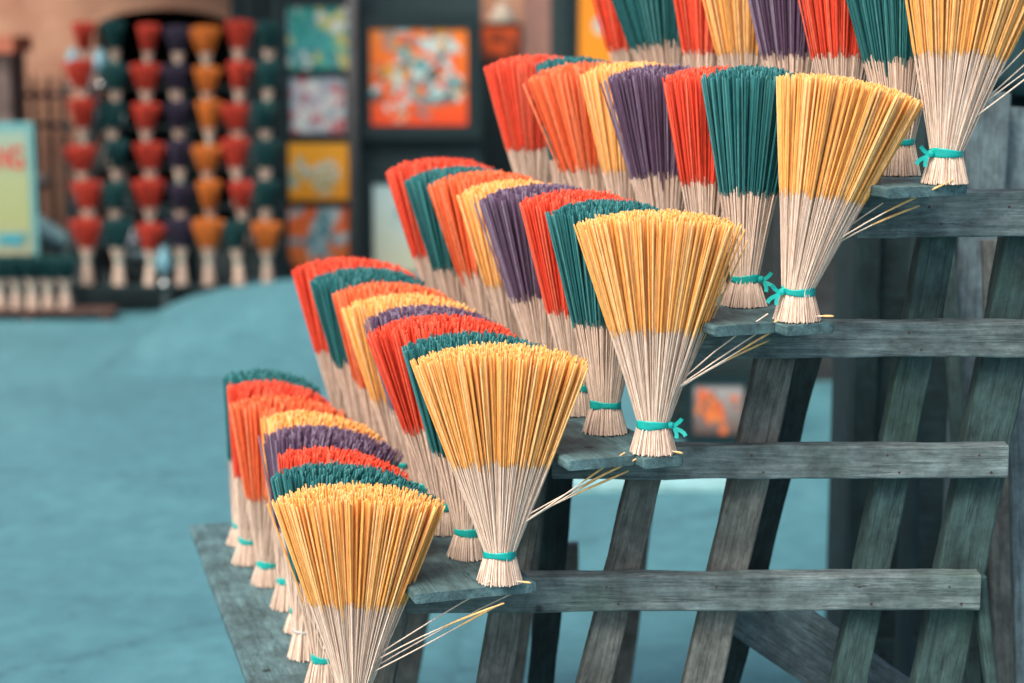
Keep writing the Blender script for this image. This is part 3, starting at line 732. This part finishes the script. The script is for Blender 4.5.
# ------------------------------------------------------------------ sign board at the left
Ys = 10.25
a = P(-62, 262, Ys); c = P(33, 122, Ys)
sign = empty('sign_board', ((a.x + c.x) / 2, Ys, 0), 'pale yellow green sign board with red and turquoise lettering at the left edge', 'sign')
w = (c.x - a.x) / 2
MB().box(-w, w, 0, .02, a.z, c.z).build('board', simple('sign_cyan', (.13, .33, .33), .5, nvar=.08), sign)
m, nt, b = new_mat('sign_face'); L = nt.links
tcn = node(nt, 'ShaderNodeTexCoord'); sx = node(nt, 'ShaderNodeSeparateXYZ'); L.new(tcn.outputs['Generated'], sx.inputs[0])
rr = ramp(nt, [(0, (.33, .33, .22)), (.3, (.33, .37, .16)), (.6, (.34, .38, .19)), (1, (.27, .38, .30))]); L.new(sx.outputs[2], rr.inputs[0]); L.new(rr.outputs[0], b.inputs['Base Color'])
MB().box(-w + .035, w - .035, -.003, -.001, a.z + .03, c.z - .05).build('sign_face', m, sign)
MB().box(-w, w, -.008, .028, a.z - .045, a.z - .001).build('bottom_edge', simple('sign_red', (.42, .07, .06), .6), sign)
for s in (-1, 1): MB().box(s * (w - .06) - .02, s * (w - .06) + .02, .03, .06, 0, c.z - .03).build('leg', WOOD_BROWN, sign)
def text(s, size, x, z, mat, sx=1):
    cu = bpy.data.curves.new('lettering', 'FONT'); cu.body = s; cu.size = size; cu.extrude = .002; cu.align_x = 'RIGHT'; cu.offset = .004
    o = bpy.data.objects.new('lettering', cu); COL.objects.link(o); o.parent = sign; o.location = (x, -.006, z); o.rotation_euler = (R(90), 0, 0); o.scale = (sx, 1, 1)
    cu.materials.append(mat)
    bpy.context.view_layer.update()
    me = bpy.data.meshes.new_from_object(o.evaluated_get(bpy.context.evaluated_depsgraph_get()))
    n = bpy.data.objects.new('lettering', me); COL.objects.link(n); n.parent = sign; n.location = o.location; n.rotation_euler = o.rotation_euler; n.scale = o.scale
    bpy.data.objects.remove(o); n.name = 'lettering'; return n
text('HÀNG', .17, w - .055, P(0, 168, Ys).z, simple('letter_red', (.55, .05, .04), .5), .62)
text('0987', .10, w - .06, P(0, 246, Ys).z, simple('letter_teal', (.02, .30, .38), .5), .8)

# ------------------------------------------------------------------ parked scooter behind the sign
BK = simple('black_plastic', (.008, .014, .016), .35); SILV = simple('blue_grey_paint', (.16, .30, .34), .3); RUB = simple('tyre_rubber', (.012, .014, .015), .8)
CHR = simple('chrome', (.5, .55, .58), .2, 1); SEATM = simple('seat_vinyl', (.012, .016, .018), .5)
sc_ = empty('scooter', (P(46, 250, 10.6).x, 10.78, 0), 'dark parked scooter with blue grey panels behind the sign board', 'scooter')
sc_.rotation_euler.z = R(12)
for (x, nm) in ((.50, 'wheel'), (-.65, 'wheel')):
    wv = MB()
    n = 24; 
    for i in range(n):
        t = 2 * math.pi * i / n
        for k in range(8):
            q = 2 * math.pi * k / 8; rr_ = .20 + .04 * math.cos(q)
            wv.v.append((x + rr_ * math.cos(t), .045 * math.sin(q), .24 + rr_ * math.sin(t)))
    for i in range(n):
        for k in range(8):
            wv.f.append((i * 8 + k, ((i + 1) % n) * 8 + k, ((i + 1) % n) * 8 + (k + 1) % 8, i * 8 + (k + 1) % 8))
    ww = wv.build('wheel', RUB, sc_, True)
    MB().lathe([(.04, -.03), (.15, -.015), (.165, 0), (.15, .015), (.04, .03)], 20, (x, 0, .24), axis='y').build('rim', CHR, ww, True)
def loft(sections, name, mat):
    mb = MB(); n = 14
    for (x, z, hw, hh) in sections:
        for k in range(n):
            t = 2 * math.pi * k / n; mb.v.append((x, hw * math.cos(t), z + hh * math.sin(t)))
    for i in range(len(sections) - 1):
        for k in range(n):
            a_ = i * n + k; b_ = i * n + (k + 1) % n; mb.f.append((a_, b_, b_ + n, a_ + n))
    mb.f += [tuple(range(n)), tuple((len(sections) - 1) * n + k for k in reversed(range(n)))]
    return mb.build(name, mat, sc_, True)
loft([(-.95, .62, .04, .04), (-.8, .6, .12, .10), (-.4, .52, .15, .16), (-.1, .40, .13, .10), (.1, .30, .12, .05), (.28, .34, .12, .07)], 'body', SILV)
loft([(-.85, .74, .08, .03), (-.6, .78, .13, .05), (-.25, .74, .13, .05), (-.02, .66, .08, .04)], 'seat', SEATM)
loft([(.20, .38, .16, .08), (.26, .60, .17, .22), (.31, .82, .13, .10), (.33, .92, .08, .04)], 'front_shield', BK)
fm = MB(); fm.tube([(.34, 0, .95), (.42, 0, .6), (.50, 0, .24)], .03, 10); fm.build('fork', CHR, sc_)
MB().tube([(.24, -.33, 1.0), (.30, -.15, 1.02), (.33, 0, .98), (.30, .15, 1.02), (.24, .33, 1.0)], .016, 8).build('handlebar', BK, sc_)
loft([(.26, 1.0, .10, .07), (.36, 1.02, .12, .09), (.42, 1.0, .08, .06)], 'headlight', SILV)
for s in (-1, 1):
    mm = MB(); mm.tube([(.28, s * .2, 1.02), (.26, s * .27, 1.18)], .006, 6); mm.lathe([(.01, -.01), (.05, -.008), (.06, 0), (.05, .008)], 14, (.25, s * .28, 1.22), axis='x'); mm.build('mirror', CHR, sc_)
fd = MB(); 
for i in range(11):
    t = R(20 + 13 * i)
    for y in (-.06, .06):
        for r_ in (.262, .275): fd.v.append((.5 + r_ * math.cos(t), y, .24 + r_ * math.sin(t)))
for i in range(10):
    a_ = i * 4; fd.f += [(a_, a_ + 4, a_ + 5, a_ + 1), (a_ + 2, a_ + 3, a_ + 7, a_ + 6), (a_ + 1, a_ + 5, a_ + 7, a_ + 3), (a_, a_ + 2, a_ + 6, a_ + 4)]
fd.build('fender', SILV, sc_)

# ------------------------------------------------------------------ things behind the rack, right side
cab = empty('wooden_cabinet', (P(930, 500, 4.3).x, 4.3, 0), 'large dark wooden cabinet standing behind the legs of the rack', 'cabinet')
x0 = P(849, 480, 4.3).x - cab.location.x; x1 = P(1160, 480, 4.3).x - cab.location.x; zt = 1.52
MB().box(x0, x1, .02, .27, .06, zt).build('carcass', WOOD_DARK, cab)
def cp(name, p0, p1, w, t, mat, seed, up=(1, 0, 0)): return plank(name, p0, p1, w, t, mat, cab, up=up, seed=seed, step=.1)
CABF = wood('cabinet_frame_wood', (.005, .016, .019), (.011, .031, .035), (.026, .06, .065))
cp('stile', (x0 + .028, 0, 0), (x0 + .028, 0, zt), .055, .03, CABF, 500)
cp('stile', (x0 + .40, 0, 0), (x0 + .40, 0, zt), .05, .03, CABF, 501)
cp('stile', (x1 - .03, 0, 0), (x1 - .03, 0, zt), .055, .03, CABF, 502)
cp('rail', (x0 + .06, 0.001, zt - .04), (x0 + .37, 0.001, zt - .04), .07, .028, CABF, 503, (0, 0, 1))
cp('rail', (x0 + .06, 0.001, .14), (x0 + .37, 0.001, .14), .07, .028, CABF, 504, (0, 0, 1))
# boards leaning behind the right end
def lean_board(u0, v0, u1, v1, Y, w, mat, label, seed, grp='boards leaning behind the rack'):
    a = P(u0, v0, Y + .12); b = P(u1, v1, Y); d = (b - a) / (a.z - b.z); g = a + d * a.z
    o = plank('leaning_board', a, g, w, .02, mat, None, up=(1, 0, 0), seed=seed, step=.08)
    return tag(o, label, 'board', grp)
lean_board(989, 92, 975, 330, 3.75, .085, WOOD_BLUE, 'wide pale blue grey board leaning behind the top beam at the right', 601)
lean_board(1019, 108, 1012, 330, 3.80, .06, WOOD_BLUE, 'blue grey board at the right edge of the photo behind the top beam', 602)
lean_board(947, 250, 958, 440, 3.62, .028, WOOD_LEG2, 'narrow pale green batten between the two right legs of the rack', 603)
lean_board(992, 240, 1000, 560, 3.50, .042, WOOD_LEG, 'brown grey board leaning just right of the wide leg', 604)
lean_board(1019, 300, 1024, 560, 3.30, .045, WOOD_BLUE, 'blue tinted board cut by the right edge of the photo', 605)
# dark tarpaulin hanging at the top right
TARP = simple('dark_tarpaulin', (.012, .045, .052), .6, nscale=9, nvar=.5, bump=.6)
nx, nz = 30, 22; V = []; F = []
for j in range(nz + 1):
    for i in range(nx + 1):
        s, t = i / nx, j / nz
        x = P(925, 0, 4.0).x + s * .95; top = 2.35; bot = P(0, 104, 4.0).z + .03 * math.sin(s * 9) - .05 * s * (1 - s)
        V.append((x, 4.0 + .035 * math.sin(s * 21 + 1.5 * t) * (0.3 + t) + .02 * math.sin(s * 47) * t, top + (bot - top) * t))
for j in range(nz):
    for i in range(nx):
        a = j * (nx + 1) + i; F.append((a, a + nx + 1, a + nx + 2, a + 1))
tp = link_mesh('tarpaulin', V, F, TARP, None, True); sol = tp.modifiers.new('thick', 'SOLIDIFY'); sol.thickness = .003
tag(tp, 'dark teal tarpaulin hanging at the top right behind the top shelf', 'tarpaulin')
pl = MB()
for s in (.02, .93): pl.tube([(P(925, 0, 4.0).x + s, 4.06, 0), (P(925, 0, 4.0).x + s, 4.06, 2.38)], .02, 10)
pl.tube([(P(925, 0, 4.0).x - .05, 4.06, 2.36), (P(925, 0, 4.0).x + 1.0, 4.06, 2.36)], .015, 10)
tag(pl.build('tarpaulin_rail', PANEL), 'dark pole frame the tarpaulin hangs from', 'pole frame')
# small framed picture and crate seen under the rack
bx = P(690, 438, 7.0); 
cr = empty('dark_crate', (P(712, 438, 7.25).x, 7.25, 0), 'dark wooden crate on the ground behind the rack, a small orange picture leaning on it', 'crate')
for k in range(4): plank('slat', (-.20, -.10, .04 + k * .085), (.20, -.10, .04 + k * .085), .075, .014, WOOD_DARK, cr, seed=700 + k, step=.1)
MB().box(-.20, .20, -.09, .12, 0.01, .36).build('box', PANEL, cr)
pp_ = painting(692, 384, 743, 434, 7.05, paint_mat('canvas_small', (.10, .06, .05), (.38, .37, .36), [(.70, .20, .05), (.75, .15, .04), (.6, .12, .04), (.15, .10, .09)], 9, .45, .8, 30), 'small framed picture of orange shapes seen under the rack', .03, None)
# pale strip standing in for a bright patch on the street behind the rack
ps = plank('pale_strip', G(566, 487) + Vector((0, 0, .016)), G(733, 487) + Vector((0, 0, .016)), .17, .03, simple('pale_strip_colour', (.26, .50, .52), .5, nscale=14), None, up=(0, 1, 0), seed=720, step=.1)
tag(ps, 'pale strip lying on the street seen through the legs of the rack', 'plank')

# ------------------------------------------------------------------ light
world = bpy.data.worlds.new('World'); scene.world = world; world.use_nodes = True
wn = world.node_tree; bg = wn.nodes['Background']
sky = wn.nodes.new('ShaderNodeTexSky'); sky.sky_type = 'NISHITA'; sky.sun_disc = False
EL, AZ = 52, -38      # the light comes from the front left, above the camera
sky.sun_elevation = R(EL); sky.sun_rotation = R(180 + 38); sky.dust_density = 5; sky.air_density = 1.0
wn.links.new(sky.outputs[0], bg.inputs[0]); bg.inputs[1].default_value = .135
sd = bpy.data.lights.new('sun', 'SUN'); sd.energy = 2.4; sd.angle = R(34); sd.color = (1, .92, .82)
so = bpy.data.objects.new('sun', sd); COL.objects.link(so)
dirv = Vector((math.sin(R(AZ)) * math.cos(R(EL)), -math.cos(R(AZ)) * math.cos(R(EL)), math.sin(R(EL))))
so.rotation_euler = dirv.to_track_quat('Z', 'Y').to_euler()
vs = scene.view_settings; vs.view_transform = 'Standard'; vs.look = 'None'; vs.gamma = 1; vs.use_curve_mapping = False; vs.exposure = .5
scene.cycles.use_denoising = True
scene.cycles.max_bounces = 6
